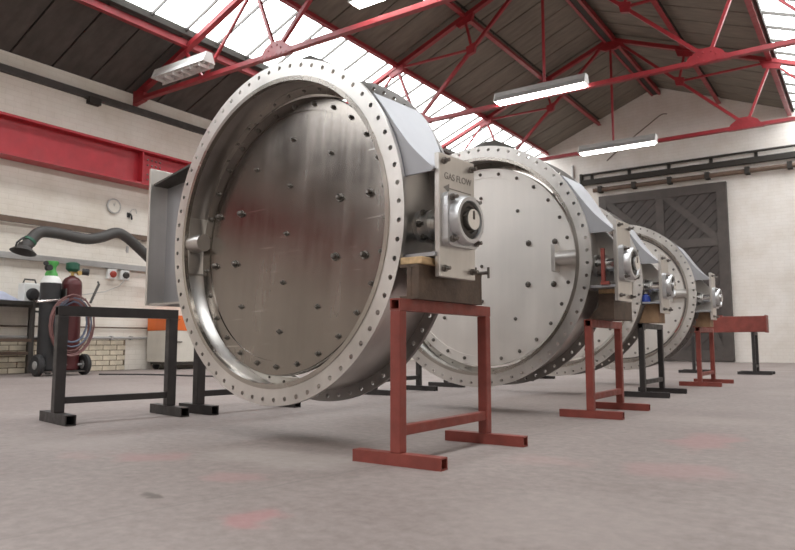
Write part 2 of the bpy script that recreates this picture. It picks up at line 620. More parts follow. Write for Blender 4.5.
# gable wall at the far end
struct(obj('wall_end', G().prism([(XL - .3, 0), (XR + .3, 0), (XR + .3, roof_z(XR + .3) + .05), (XM, ZM + .05), (XL - .3, roof_z(XL - .3) + .05)], 'y', YE, YE + .3), 'wall_x'), 'white painted brick gable wall behind the dark sliding door')
struct(obj('wall_right', G().box(XR, XR + .3, YB, YE, 0, 5.2), 'wall_y'))
struct(obj('wall_back', G().prism([(XL - .3, 0), (XR + .3, 0), (XR + .3, roof_z(XR + .3) + .05), (XM, ZM + .05), (XL - .3, roof_z(XL - .3) + .05)], 'y', YB - .3, YB), 'wall_x'))

# roof: boards laid up the slope in bands, two glazed bands
SKL0, SKL1 = -9.62, -8.12
PIT = 0.70
ceil_deck = G()


def slope_poly(g, x0, x1, y0, y1, zo0, zo1):
    z0, z1 = roof_z(x0), roof_z(x1)
    return g.add([(x0, y0, z0 + zo0), (x1, y0, z1 + zo0), (x1, y1, z1 + zo0), (x0, y1, z0 + zo0),
                  (x0, y0, z0 + zo1), (x1, y0, z1 + zo1), (x1, y1, z1 + zo1), (x0, y1, z0 + zo1)],
                 [(0, 3, 2, 1), (4, 5, 6, 7), (0, 1, 5, 4), (1, 2, 6, 5), (2, 3, 7, 6), (3, 0, 4, 7)])


mir = lambda x: 2 * XM - x
for a, b in ((XL - .3, SKL0), (SKL1, XM), (mir(XL - .3), mir(SKL0)), (mir(SKL1), XM)):
    slope_poly(ceil_deck, min(a, b), max(a, b), YB - .3, YE + .3, .06, .12)
ceiling = struct(obj('ceiling', ceil_deck, 'deck'), 'dark pitched workshop roof of long boards between red trusses')
bands = [(XL - .05, SKL0, 'roof'), (SKL1, -6.42, 'roof2'), (-6.36, XM - .03, 'roof2'),
         (XM + .03, mir(-6.36), 'roof2'), (mir(-6.42), mir(SKL1), 'roof2'), (mir(SKL0), mir(XL - .05), 'roof')]
npan = int((YE - YB) / PIT)
for a, b, mm in bands:
    pm = slope_poly(G(), a, b, -PIT / 2 + .016, PIT / 2 - .016, .02, .058).mesh('roof_board', bevel=.006)
    for i in range(npan):
        y = YE - PIT * (i + .5)
        o = obj('roof_board', pm, mm, ceiling, loc=(0, y, random.uniform(-.004, .004)))
# skylights
for k, (a, b) in enumerate(((SKL0, SKL1), (mir(SKL1), mir(SKL0)))):
    win = struct(obj('window_%d' % (k + 1), slope_poly(slope_poly(G(), a - .03, a + .03, YB, YE, -.02, .10), b - .03, b + .03, YB, YE, -.02, .10), 'deck'),
                 'long glazed roof light with thin dark bars')
    pane = slope_poly(G(), a + .03, b - .03, -PIT / 2 + .012, PIT / 2 - .012, .062, .068).mesh('pane')
    gb = slope_poly(G(), a, b, -.014, .014, .03, .09).mesh('glazing_bar')
    for i in range(npan + 1):
        y = YE - PIT * (i + .5)
        if i < npan:
            obj('pane', pane, 'glass', win, loc=(0, y, 0))
        obj('glazing_bar', gb, 'dark', win, loc=(0, y + PIT / 2, 0))

# purlins and ridge
for x, lab in ((SKL0 - .08, 'bright red purlin along the lower edge of the left roof light'), (SKL1 + .08, 'dark red purlin along the upper edge of the left roof light'),
               (-6.39, 'thin red purlin midway up the left upper roof slope'), (mir(-6.39), 'thin red purlin midway up the right upper roof slope'),
               (mir(SKL1) - .08, 'red purlin along the upper edge of the right roof light'), (mir(SKL0) + .08, 'red purlin along the lower edge of the right roof light')):
    low = x in (SKL0 - .08,)
    z = roof_z(x)
    p = thing('purlin', lab, 'purlin', (x, YB, z - .135))
    hh = .12 if low else .09
    obj('web', G().box(-.012, .012, 0, YE - YB, 0, hh), 'truss', p)
    obj('flange', G().box(-.05, .05, 0, YE - YB, -.014, 0), 'truss', p)
rb = thing('ridge_beam', 'dark ridge beam edged with red angles at the roof peak', 'beam', (XM, YB, ZM - .2))
obj('timber', G().box(-.07, .07, 0, YE - YB, 0, .15), 'deck', rb)
for sx in (-1, 1):
    obj('edge_angle', G().box(sx * .10 - .03, sx * .10 + .03, 0, YE - YB, -.02, .10), 'truss', rb)

# ------------------------------------------------------------------ roof trusses
TIE = 5.04


def rivet_plate(g, pts, y0, y1):
    return g.prism(pts, 'y', y0, y1)


rivet_me = G().lathe([(.014, 0), (.014, .006), (.008, .013)], (0, 0, 0), (0, -1, 0), 8).mesh('rivet', R30)


def truss(y, label):
    t = thing('roof_truss', label, 'truss', (XM, y, TIE), 0, 'red riveted roof trusses')
    X = lambda x: x - XM
    Z = lambda z: z - TIE
    rz = lambda x: Z(roof_z(x) - .10)
    for s in (-1, 1):
        e = s * (XL + .12 - XM) * -1
        P_ = lambda x, z: (s * x, 0, z)      # x measured outward from the ridge on this side
        xe, x1, x2, x3 = abs(XL + .12 - XM), 5.05, 3.32, 1.66
        rr = lambda x: ZM - x * SL - .14 - TIE
        obj('rafter', G().bar(P_(xe, rr(xe) + .02), P_(0.0, rr(0)), .11, .085), 'truss', t)
        obj('strut', G().bar(P_(x2, rr(x2)), P_(2.80, .02), .06, .05), 'truss', t)            # main strut
        obj('main_diagonal', G().bar(P_(2.80, .04), P_(.08, rr(0) - .02), .065, .06), 'truss', t)
        sj = (1.50, .04 + (rr(0) - .06) * (2.80 - 1.50) / 2.72)
        obj('strut', G().bar(P_(x3, rr(x3)), P_(*sj), .05, .045), 'truss', t)
        obj('strut', G().bar(P_(x2, rr(x2) - .02), P_(*sj), .05, .04), 'truss', t)
        obj('strut', G().bar(P_(x1, rr(x1)), P_(4.55, .02), .05, .045), 'truss', t)
        obj('strut', G().bar(P_(x2, rr(x2) - .02), P_(4.50, .02), .045, .04), 'truss', t)
        # gusset plates with rivets
        gp = obj('gusset_plate', G().prism([(s * (2.80 - .34), -.05), (s * (2.80 + .34), -.05), (s * (2.80 + .22), .12), (s * (2.80 + .08), .20), (s * (2.80 - .12), .20), (s * (2.80 - .30), .08)], 'y', -.045, .045), 'truss', t)
        for k in range(6):
            obj('rivet', rivet_me, 'truss', gp, loc=(s * (2.80 - .26 + .104 * k), -.045, -.02))
        for (rx, rzz) in ((2.74, .13), (2.86, .13), (2.66, .07), (2.93, .07)):
            obj('rivet', rivet_me, 'truss', gp, loc=(s * rx, -.045, rzz))
        for xx in (x2, x3):
            zz = rr(xx)
            obj('gusset_plate', G().prism([(s * (xx - .24), zz + .13), (s * (xx + .26), zz - .06), (s * (xx + .12), zz - .20), (s * (xx - .16), zz - .12)], 'y', -.04, .04), 'truss', t)
        zz = sj[1]
        obj('gusset_plate', G().prism([(s * (1.50 - .10), zz + .12), (s * (1.50 + .12), zz + .06), (s * (1.50 + .10), zz - .12), (s * (1.50 - .06), zz - .08)], 'y', -.04, .04), 'truss', t)
        obj('gusset_plate', G().prism([(s * (xe + .02), -.10), (s * (xe - .30), -.06), (s * (xe - .30), .10), (s * (xe + .02), rr(xe) + .12)], 'y', -.045, .045), 'truss', t)
    xe = abs(XL + .12 - XM)
    obj('tie_bar', G().bar((-xe, 0, 0), (xe, 0, 0), .10, .075), 'truss', t)
    zz = ZM - .14 - TIE
    obj('ridge_plate', G().prism([(-.34, zz - .16), (0, zz + .10), (.34, zz - .16), (.12, zz - .26), (-.12, zz - .26)], 'y', -.045, .045), 'truss', t)
    obj('hanger_rod', G().cyl((0, 0, .02), (0, 0, zz - .1), .030, 8), 'truss', t)
    return t


truss(7.55, 'red roof truss nearest the camera, carrying the unlit fluorescent fitting')
truss(11.68, 'middle red roof truss whose central lamp hangs above the second valve')
truss(15.80, 'far red roof truss in front of the white gable wall')


# ------------------------------------------------------------------ fluorescent fittings
def lamp(xc, y, label, lit=True, z=TIE + .05, ln=1.75):
    t = thing('fluorescent_light', label, 'light', (xc, y, z), 0, 'fluorescent fittings on the trusses')
    prof = [(-.13, .0), (-.06, .10), (-.06, .18), (.06, .18), (.06, .10), (.13, .0), (.115, -.005), (.05, .085), (-.05, .085), (-.115, -.005)]
    obj('housing', G().prism(prof, 'x', -ln / 2, ln / 2), 'white' if not lit else 'grey', t)
    for s in (-1, 1):
        tb = obj('tube', G().cyl((-ln / 2 + .04, s * .055, .005), (ln / 2 - .04, s * .055, .005), .042 if lit else .02, 12), 'tube' if lit else 'tube_off', t, smooth=R30)
        obj('end_plate', G().prism([(-.13, 0), (-.06, .18), (.06, .18), (.13, 0)], 'x', s * ln / 2, s * (ln / 2 + .012)), 'white', t)
    if not lit:
        for k in range(6):
            x = -ln / 2 + ln * (k + .5) / 6
            obj('louvre_blade', G().box(x - .008, x + .008, -.11, .11, -.06, .0), 'white', t)
        obj('louvre_rail', G().box(-ln / 2, ln / 2, .105, .115, -.06, .0), 'white', t)
    return t


lamp(-9.66, 7.40, 'unlit white louvred fluorescent fitting on the nearest truss', lit=False, z=TIE + .16, ln=1.38)
lamp(-4.98, 7.40, 'lit fluorescent fitting cut off by the top of the picture', z=TIE + .26)
lamp(-4.78, 11.55, 'lit fluorescent fitting on the middle truss, beside the ridge hanger', z=TIE + .0)
lamp(-4.62, 15.66, 'lit fluorescent fitting on the far truss, above the dark door', z=TIE - .06)

# ------------------------------------------------------------------ left wall: ledge, crane beam, rails
t = struct(obj('trim_1', G().box(XL, XL + .07, YB, YE, 4.83, 4.95), 'dark'), 'dark ledge strip along the top of the white side wall')
tag(obj('wall_bracket', G().box(XL, XL + .12, 6.64, 6.86, 4.74, 4.86).box(XL, XL + .04, 6.60, 6.90, 4.82, 4.86), 'deck'), 'small black bracket under the dark ledge on the side wall', 'bracket')
cb = thing('crane_beam', 'red steel crane runway beam fixed along the white side wall', 'beam', (XL, YB, 3.42))
BL = 10.2 - YB
obj('top_flange', G().box(.0, .34, 0, BL, .62, .66), 'red', cb)
obj('bottom_flange', G().box(.02, .34, 0, BL, 0, .035), 'red', cb)
obj('web', G().box(.155, .185, 0, BL, .035, .62), 'red', cb)
obj('crane_rail', G().box(.14, .20, 0, BL, .66, .70), 'red', cb)
for y in (1.9, 4.2, 7.62, 9.9):
    obj('stiffener', G().box(.185, .33, y - YB - .012, y - YB + .012, .035, .62), 'red', cb)
sp_ = obj('splice_plate', G().box(.185, .205, 7.72 - YB, 8.55 - YB, .06, .60), 'red', cb)
bolt_x = G().cyl((0, 0, 0), (.02, 0, 0), .017, 6).mesh('bolt')
for i in range(4):
    for zz in (.14, .24, .42, .52):
        obj('bolt', bolt_x, 'bolt', sp_, loc=(.205, 7.80 - YB + .09 * i, zz))

r1 = thing('wall_rail', 'brown steel rail running along the wall behind the extraction hose', 'rail', (XL, 3.0, 2.46))
obj('channel', G().box(.06, .12, 0, 7.5, -.045, .045), 'brown', r1)
for y in (1.2, 3.0, 4.9, 6.7):
    obj('bracket', G().box(0, .06, y - .03, y + .03, -.05, .05), 'brown', r1)
r2 = thing('cable_trunking', 'pale grey cable trunking along the side wall above the sockets', 'trunking', (XL, 3.0, 1.88))
obj('channel', G().box(.001, .07, 0, 7.5, -.045, .045), 'grey', r2)
obj('lid', G().box(.07, .076, 0, 7.5, -.05, .05), 'grey', r2)
r3 = thing('low_pipe', 'grey pipe clipped along the low bricks of the side wall', 'pipe', (XL, 4.2, .58))
obj('pipe', G().cyl((.05, 0, 0), (.05, 4.2, 0), .024, 10), 'grey', r3, smooth=R30)
for y in (.8, 1.9, 3.1, 3.5):
    obj('clip', G().box(0, .08, y - .02, y + .02, -.035, .035), 'grey', r3)
r4 = tag(obj('thin_pipe', G().cyl((XL + .03, 4.2, .75), (XL + .03, 8.2, .77), .012, 8), 'brown', smooth=R30), 'thin brown pipe on the side wall above the low grey pipe', 'pipe')

ck = thing('wall_clock', 'round pale clock with grey rim high on the side wall', 'clock', (XL, 7.25, 2.98))
obj('rim', G().lathe([(.125, 0), (.14, .02), (.14, .04), (.118, .045), (.118, .03)], (0, 0, 0), (1, 0, 0), 28), 'grey', ck, smooth=R30)
obj('dial', G().cyl((0.0, 0, 0), (.036, 0, 0), .117, 28), 'cream', ck)
obj('hand', G().bar((.040, 0, 0), (.040, .02, .07), .008, .006), 'grey', ck)
obj('hand', G().bar((.040, 0, 0), (.040, -.01, .05), .008, .006), 'grey', ck)
hk = thing('wall_hook', 'small black hook with hanging wire on the side wall', 'hook', (XL, 7.57, 2.86))
obj('plate', G().box(0, .02, -.03, .03, -.04, .05), 'black', hk)
obj('hook', G().sweep([(.01, 0, .03), (.06, .01, .02), (.08, .02, -.03), (.05, .04, -.07), (.03, .06, -.05)], .016, 8), 'black', hk, smooth=R30)
obj('wire', G().sweep([(.02, .02, .05), (.02, .06, .12), (.02, .14, .14), (.02, .16, .06)], .005, 6), 'grey', hk)
tag(obj('wall_stain_plate', G().box(XL, XL + .01, 7.55, 7.60, 2.16, 2.28).box(XL, XL + .015, 7.56, 7.59, 2.20, 2.24), 'grey'), 'small grey plate on the side wall below the black hook', 'plate')
for y, mk, lab in ((7.25, 'socket_red', 'red faced industrial socket under the wall trunking'), (7.51, 'dark', 'white socket with dark flap under the wall trunking')):
    so = thing('wall_socket', lab, 'socket', (XL, y, 1.73))
    obj('box', G().box(0, .07, -.09, .09, -.09, .09), 'white', so, bevel=.008)
    obj('cover', G().lathe([(.06, 0), (.06, .035), (.045, .05)], (.07, .01, 0), (1, 0, -.2), 14), mk, so, smooth=R30)
    obj('conduit', G().cyl((.035, 0, .09), (.035, 0, .105), .012, 8), 'grey', so)
tag(obj('drooping_cable', G().sweep([(XL + .08, 7.50, 1.64), (XL + .10, 7.38, 1.52), (XL + .10, 7.1, 1.40), (XL + .1, 6.7, 1.32), (XL + .12, 6.3, 1.28)], .007, 6), 'grey', smooth=R30), 'thin pale cable drooping from the sockets along the side wall', 'cable')

# ------------------------------------------------------------------ workbench and what stands on it
wb = thing('workbench', 'dark workbench against the side wall, cut by the picture edge', 'bench', (XL + .02, 3.4, 0))
obj('bench_top', G().box(0, .72, 0, 2.52, 1.06, 1.12), 'deck', wb, bevel=.006)
for x in (.06, .66):
    for y in (.08, 2.42):
        obj('leg', G().box(x - .03, x + .03, y - .03, y + .03, 0, 1.06), 'dark', wb)
obj('stretcher', G().box(.63, .69, .1, 2.4, .50, .55), 'brown', wb)
obj('stretcher', G().box(.03, .09, .1, 2.4, .30, .35), 'brown', wb)
mc = thing('bench_grinder', 'small white machine with round black guard on the bench end', 'machine', (XL + .42, 5.60, 1.12))
obj('body', G().box(-.10, .10, -.13, .13, 0, .30), 'white', mc, bevel=.02)
obj('guard', G().lathe([(.10, 0), (.10, .03), (.07, .06), (.02, .065)], (.10, 0, .12), (1, 0, 0), 18), 'black', mc, smooth=R30)
obj('handle', G().sweep([(.0, -.10, .30), (.0, -.08, .36), (.0, .08, .36), (.0, .10, .30)], .014, 8), 'dark', mc, smooth=R30)
cl = G()
n = 12
vs, fs = [], []
for i in range(n):
    for j in range(n):
        u, v = i / (n - 1) - .5, j / (n - 1) - .5
        hgt = max(0, .13 - .45 * (u * u + v * v)) + .035 * math.sin(9 * u + 4 * v) * math.cos(7 * v) * (0.3 - u * u - v * v) * 3
        vs.append((u * .36, v * .62, max(.004, hgt)))
for i in range(n - 1):
    for j in range(n - 1):
        fs.append((i * n + j, i * n + j + 1, (i + 1) * n + j + 1, (i + 1) * n + j))
cl.add(vs, fs)
tag(obj('crumpled_cloth', cl, 'cloth', smooth=1.2, loc=(XL + .45, 5.12, 1.12)), 'crumpled pale blue cloth on the dark workbench', 'cloth')

# ------------------------------------------------------------------ fume extraction arm
fa = thing('fume_extraction_arm', 'charcoal flexible fume extraction hose reaching along the side wall', 'extractor', (-10.35, 5.2, 0))


def smooth_path(pts, per=8):
    pts = [Vector(p) for p in pts]
    out = []
    for i in range(len(pts) - 1):
        p0 = pts[max(i - 1, 0)]; p1 = pts[i]; p2 = pts[i + 1]; p3 = pts[min(i + 2, len(pts) - 1)]
        for k in range(per):
            s = k / per
            out.append(0.5 * ((2 * p1) + (-p0 + p2) * s + (2 * p0 - 5 * p1 + 4 * p2 - p3) * s * s + (-p0 + 3 * p1 - 3 * p2 + p3) * s ** 3))
    out.append(pts[-1])
    return out


hp = smooth_path([(.03, .02, 1.92), (.0, .12, 2.05), (-.0, .24, 2.165), (0, .50, 2.185), (0, .95, 2.155), (0, 1.25, 2.22), (0, 1.50, 2.325), (-.02, 1.72, 2.28), (-.06, 2.10, 2.05), (-.15, 2.5, 1.82), (-.4, 2.9, 1.70), (-.92, 3.2, 1.70)], 12)
rs = [.085 + .004 * (k % 2) for k in range(len(hp))]
obj('hose', G().sweep(hp, rs, 14), 'hose', fa, smooth=.9)
obj('hood', G().lathe([(.09, 0), (.095, .05), (.17, .12), (.185, .13), (.165, .13), (.08, .05)], (.04, .0, 1.95), (.1, -.25, -1), 20), 'hose', fa, smooth=R30)
obj('collar', G().lathe([(.10, 0), (.10, .04)], (.005, .09, 2.02), (.1, -.6, -.8), 18), 'dkgreen', fa, smooth=R30)
obj('handle', G().sweep([(.10, -.17, 1.86), (.12, -.16, 1.95), (.10, -.08, 2.02), (.08, -.04, 2.04)], .014, 8), 'black', fa, smooth=R30)
obj('wall_mount', G().box(-.97, -.90, 3.05, 3.35, 1.50, 1.90), 'dark', fa)

# ------------------------------------------------------------------ gas cylinders on a trolley
TX, TY = -10.12, 5.67
tr = thing('cylinder_trolley', 'black two wheeled gas cylinder trolley by the workbench', 'trolley', (TX, TY, 0), 0)
obj('base_plate', G().box(-.18, .22, -.33, .33, .05, .075), 'dark', tr)
for s in (-1, 1):
    obj('upright', G().sweep([(-.16, s * .30, .07), (-.16, s * .30, 1.0), (-.12, s * .33, 1.12)], .018, 8), 'dark', tr, smooth=R30)
    wh = obj('wheel', G().lathe([(.06, -.035), (.135, -.045), (.16, -.025), (.16, .025), (.135, .045), (.06, .035)], (-.10 + .22, s * .36, .16), (0, 1, 0), 22), 'black', tr, smooth=R30)
    obj('hub', G().lathe([(.065, -.04), (.06, .045), (.02, .06)], (.12, s * .36, .16), (0, s, 0), 14), 'grey', wh, smooth=R30)
obj('axle', G().cyl((.12, -.36, .16), (.12, .36, .16), .018, 8), 'grey', tr)
obj('handle_bar', G().sweep([(.20, -.46, 1.08), (.21, -.2, 1.11), (.21, .1, 1.14), (.18, .30, 1.15)], .022, 8), 'chrome', tr, smooth=R30)
for z in (.55, .95):
    obj('cross_bar', G().cyl((-.16, -.30, z), (-.16, .30, z), .014, 8), 'dark', tr)
obj('divider', G().box(-.15, .16, -.012, .012, .07, 1.30), 'dark', tr)


def cylinder(y, body, top, cap, lab, kind):
    c = thing('gas_cylinder', lab, 'gas cylinder', (TX + .02, TY + y, .0755))
    h0 = 1.30
    obj('body', G().lathe([(.13, 0), (.145, .02), (.145, h0)], (0, 0, 0), (0, 0, 1), 24), body, c, smooth=R30)
    obj('shoulder', G().lathe([(.145, h0), (.135, h0 + .05), (.10, h0 + .10), (.05, h0 + .125), (.04, h0 + .14)], (0, 0, 0), (0, 0, 1), 24), top, c, smooth=R30)
    v = obj('valve', G().cyl((0, 0, h0 + .13), (0, 0, h0 + .27), .025, 10).cyl((-.0, -.05, h0 + .2), (0, .06, h0 + .2), .018, 8), 'brass', c)
    gd = G()
    if kind == 0:
        gd.lathe([(.085, h0 + .10), (.09, h0 + .14), (.06, h0 + .20), (.065, h0 + .25), (.095, h0 + .30), (.095, h0 + .33), (.03, h0 + .33)], (0, 0, 0), (0, 0, 1), 16)
    else:
        gd.lathe([(.06, h0 + .20), (.10, h0 + .24), (.10, h0 + .33), (.05, h0 + .35)], (0, 0, 0), (0, 0, 1), 16)
    obj('valve_guard', gd, cap, c, smooth=R30)
    rg = obj('regulator', G().cyl((.06, -.10, h0 + .22), (.14, -.10, h0 + .22), .045, 14) if kind == 0 else G().cyl((.06, .12, h0 + .21), (.12, .20, h0 + .20), .05, 14), 'black', c, smooth=R30)
    obj('gauge', G().cyl((.10, -.15, h0 + .28), (.13, -.15, h0 + .28), .035, 14) if kind == 0 else G().cyl((.08, .05, h0 + .18), (.12, .05, h0 + .18), .035, 14), 'black' if kind == 0 else 'brass', rg, smooth=R30)
    return c


cylinder(-.165, 'cylblk', 'white', 'green', 'black gas cylinder with white shoulder and bright green valve guard', 0)
cylinder(.165, 'maroon', 'maroon', 'dkgreen', 'maroon gas cylinder with dark green guard and brass fitting', 1)


def coil(cy, cz, rad, mk, lab, n, seed):
    rnd = random.Random(seed)
    pts = []
    for k in range(n * 20):
        a = 2 * PI * k / 20
        rr = rad + .025 * math.sin(a * .37 + seed) + .02 * (k // 20 - n / 2)
        pts.append((TX + .27 + .018 * (k // 20) + .012 * math.sin(a * 2.3), TY + cy + rr * .80 * math.sin(a), cz + rr * math.cos(a) * 1.05))
    return tag(obj('gas_hose', G().sweep(pts, .013, 6), mk, smooth=1.0), lab, 'hose', 'hoses coiled on the trolley')


coil(.02, .74, .40, 'redhose', 'dull red welding hose coiled over the trolley handle', 4, 1)
coil(.05, .80, .32, 'bluehose', 'blue grey welding hose coiled inside the red one', 3, 2)
tag(obj('cutting_torch', G().cyl((TX + .25, TY + .34, 1.10), (TX + .2, TY + .50, 1.40), .02, 8).cyl((TX + .2, TY + .50, 1.40), (TX + .17, TY + .50, 1.44), .014, 8), 'dark', smooth=R30), 'dark slanting torch handle propped beside the maroon cylinder', 'torch')
tag(obj('floor_cable', G().sweep(smooth_path([(-9.7, 6.1, .012), (-9.0, 6.5, .012), (-8.0, 6.6, .012), (-7.2, 6.9, .012), (-6.4, 6.7, .012), (-5.6, 6.9, .012)]), .011, 6), 'black', smooth=1.0), 'thin black cable lying on the floor from the trolley', 'cable')

# ------------------------------------------------------------------ orange topped machine cabinet
cbn = thing('machine_cabinet', 'cream machine cabinet with orange top band by the side wall', 'cabinet', (-11.24, 8.02, 0))
obj('body', G().box(0, .62, 0, 1.5, .14, .72), 'cream', cbn, bevel=.01)
obj('top_band', G().box(0, .625, -.005, 1.505, .72, 1.00), 'orange', cbn, bevel=.01, label='orange top band')
obj('plinth', G().box(.05, .58, .05, 1.45, .09, .14), 'dark', cbn)
for x in (.10, .52):
    for y in (.14, 1.36):
        obj('caster', G().cyl((x - .025, y, .06), (x + .025, y, .06), .06, 14).box(x - .03, x + .03, y - .03, y + .03, .06, .11), 'black', cbn)
obj('handle', G().box(.62, .64, .2, .3, .5, .52), 'dark', cbn)
obj('emblem', G().prism([(.12, .86), (.20, .83), (.17, .89), (.26, .93), (.16, .92)], 'x', .625, .63), 'black', cbn)

# ------------------------------------------------------------------ sliding door in the gable wall
DX0, DX1, DZ = -6.45, -3.00, 4.82
YD = YE - .10
door = struct(obj('door_1', G().box(DX0, DX1, YD + .03, YE, 0.02, DZ), 'deck'), 'large dark brown sliding door of diagonal boards')
frame = [('stile', DX0, DX0 + .22, 0.02, DZ), ('stile', -4.84, -4.62, .30, 3.10), ('stile', -4.84, -4.62, 3.34, DZ - .26), ('stile', DX1 - .26, DX1, .02, DZ),
         ('rail', DX0 + .22, DX1 - .26, DZ - .26, DZ), ('rail', DX0 + .22, DX1 - .26, 3.10, 3.34), ('rail', DX0 + .22, DX1 - .26, .02, .30)]
for nm_, a, b, c, d in frame:
    obj(nm_, G().box(a, b, YD - .035, YD + .03, c, d), 'doorf', door, bevel=.006)


def clip(poly, x0, x1, z0, z1):
    def cut(pl, f):
        out = []
        for i in range(len(pl)):
            a, b = pl[i], pl[(i + 1) % len(pl)]
            fa_, fb = f(a), f(b)
            if fa_ >= 0:
                out.append(a)
            if (fa_ >= 0) != (fb >= 0):
                s = fa_ / (fa_ - fb)
                out.append((a[0] + (b[0] - a[0]) * s, a[1] + (b[1] - a[1]) * s))
        return out
    for f in (lambda p: p[0] - x0, lambda p: x1 - p[0], lambda p: p[1] - z0, lambda p: z1 - p[1]):
        poly = cut(poly, f)
        if len(poly) < 3:
            return None
    return poly


for x0, x1 in ((DX0 + .22, -4.84), (-4.62, DX1 - .26)):
    for z0, z1 in ((3.34, DZ - .26), (.30, 3.10)):
        pit = .20
        k0 = int(((z0 - x1) / math.sqrt(2)) / pit) - 1
        k1 = int(((z1 - x0) / math.sqrt(2)) / pit) + 1
        for k in range(k0, k1 + 1):
            a, b = k * pit + .008, (k + 1) * pit - .008     # strip a < (z-x)/sqrt2 < b
            q = math.sqrt(2)
            big = 30
            poly = [(-big, -big + a * q), (big, big + a * q), (big, big + b * q), (-big, -big + b * q)]
            pl = clip(poly, x0, x1, z0, z1)
            if pl:
                yo = random.uniform(-.004, .004)
                obj('plank', G().prism(pl, 'y', YD + yo, YD + .03), 'door', door)
        obj('brace', G().bar((x0 + .02, YD - .012, z1 - .08), (x1 - .02, YD - .012, z0 + .08), .04, .16, up=(0, 1, 0)) if False else
            G().prism(clip([(x0 - .1, z1 + .02), (x0 + .06, z1 + .12), (x1 + .1, z0 - .02), (x1 - .06, z0 - .12)], x0, x1, z0, z1), 'y', YD - .03, YD), 'doorf', door)

dtk = thing('sliding_door_track', 'black sliding door track fixed across the gable wall', 'rail', (-7.0, YE, 5.4))
TLn = XR + 7.0
obj('top_rail', G().cyl((0, -.10, .13), (TLn, -.10, .13), .035, 10), 'deck', dtk, smooth=R30)
obj('channel', G().box(0, TLn, -.16, -.04, -.18, -.03), 'deck', dtk)
obj('end_post', G().box(0, .07, -.16, 0, -.22, .17), 'deck', dtk)
for k in range(8):
    obj('wall_fixing', G().box(.3 + 1.1 * k, .38 + 1.1 * k, -.06, 0, -.15, .15), 'deck', dtk)
wp = thing('wall_pipe', 'brown pipe held by clamps just above the dark door', 'pipe', (-6.6, YE - .14, 5.02))
obj('pipe', G().cyl((0, 0, 0), (XR + 6.6, 0, 0), .065, 14), 'brown', wp, smooth=R30)
for k in range(8):
    obj('clamp', G().box(.15 + .98 * k, .27 + .98 * k, -.09, .14, -.085, .10), 'deck', wp, bevel=.01)
tag(obj('wall_conduit', G().cyl((-7.25, YE - .03, 2.5), (-7.25, YE - .03, 5.9), .035, 10), 'grey', smooth=R30), 'pale vertical conduit on the gable wall left of the door track', 'conduit')
tag(obj('gable_cable', G().sweep(smooth_path([(-6.2, YE - .02, 5.9), (-5.6, YE - .02, 6.35), (-5.0, YE - .02, 6.75), (-4.62, YE - .05, 6.98), (-4.45, YE - .05, 6.98)]), .014, 6), 'brown', smooth=1.0), 'thin dark cable running up the white gable to a small light', 'cable')


# ================================================================== TRESTLES
def trestle(x, y, rz, sep, H, label, mk, foot=.44, grp=None, group='steel trestles under the valves', w_=.047):
    t = thing('steel_trestle', label, 'trestle', (x, y, 0), rz, group)
    for s in (-1, 1):
        yy = s * sep / 2
        obj('foot', G().tube((-foot / 2, yy, w_ / 2), (foot / 2, yy, w_ / 2), w_, w_, .006), mk, t)
        obj('post', G().box(-w_ / 2, w_ / 2, yy - w_ / 2, yy + w_ / 2, w_, H - w_), mk, t, bevel=.005)
    obj('cross_rail', G().box(-.018, .018, -sep / 2 + w_ / 2, sep / 2 - w_ / 2, .110, .150), mk, t, bevel=.004)
    obj('top_rail', G().tube((0, -sep / 2 - w_ / 2, H - w_ / 2), (0, sep / 2 + w_ / 2, H - w_ / 2), w_, w_, .006), mk, t)
    return t


trestle(-1.525, 2.58, .0, .72, .640, 'red steel trestle carrying the bearing side of the nearest valve', 'stand_red', .41)
trestle(-1.50, 4.66, .03, .68, .620, 'red steel trestle under the second valve bearing', 'stand_red', .40)
trestle(-1.69, 6.60, .0, .66, .650, 'black steel trestle under the third valve bearing', 'stand_blk', .44)
trestle(-1.61, 8.67, .0, .78, .655, 'red steel trestle under the farthest valve bearing', 'stand_red', .44)
trestle(-3.93, 2.60, -.19, .70, .691, 'black steel trestle under the left bracket of the nearest valve', 'stand_blk', .44, w_=.06)
trestle(-3.74, 3.47, -.10, .72, .660, 'black steel trestle half hidden behind the left edge of the nearest valve', 'stand_blk', .38, w_=.06)
trestle(-3.82, 5.55, .0, .76, .691, 'black steel trestle under the far side of the second valve', 'stand_blk', .42)
trestle(-3.88, 6.93, .0, .70, .691, 'black steel trestle under the far side of the third valve', 'stand_blk', .44)
trestle(-3.78, 8.55, .0, .70, .691, 'black steel trestle under the far side of the farthest valve', 'stand_blk', .44)
trestle(-1.52, 12.05, .0, .34, .655, 'black steel trestle under the free end of the red beam', 'stand_blk', .48)
trestle(-2.42, 12.20, .0, .34, .655, 'black steel trestle under the valve end of the red beam', 'stand_blk', .48)
rbm = thing('red_channel_beam', 'short red steel beam with drilled end plate resting on black trestles', 'beam', (-2.72, 12.1, .6565))
obj('body', G().box(0, 1.36, -.09, .09, 0, .25), 'stand_red', rbm, bevel=.008)
ep = obj('end_plate', G().box(1.36, 1.385, -.13, .13, -.01, .26), 'stand_red', rbm)
for yy in (-.105, .105):
    for zz in (.03, .09, .16, .22):
        obj('hole', G().cyl((1.3852, yy, zz), (1.3862, yy, zz), .012, 10), 'ink', ep)
obj('lug', G().box(.45, .75, -.05, .05, .25, .27), 'stand_red', rbm)

# ================================================================== BUTTERFLY VALVES
RF, RB, LEN, RI = .85, .788, .38, .768
ZC = 1.017
NH = 64


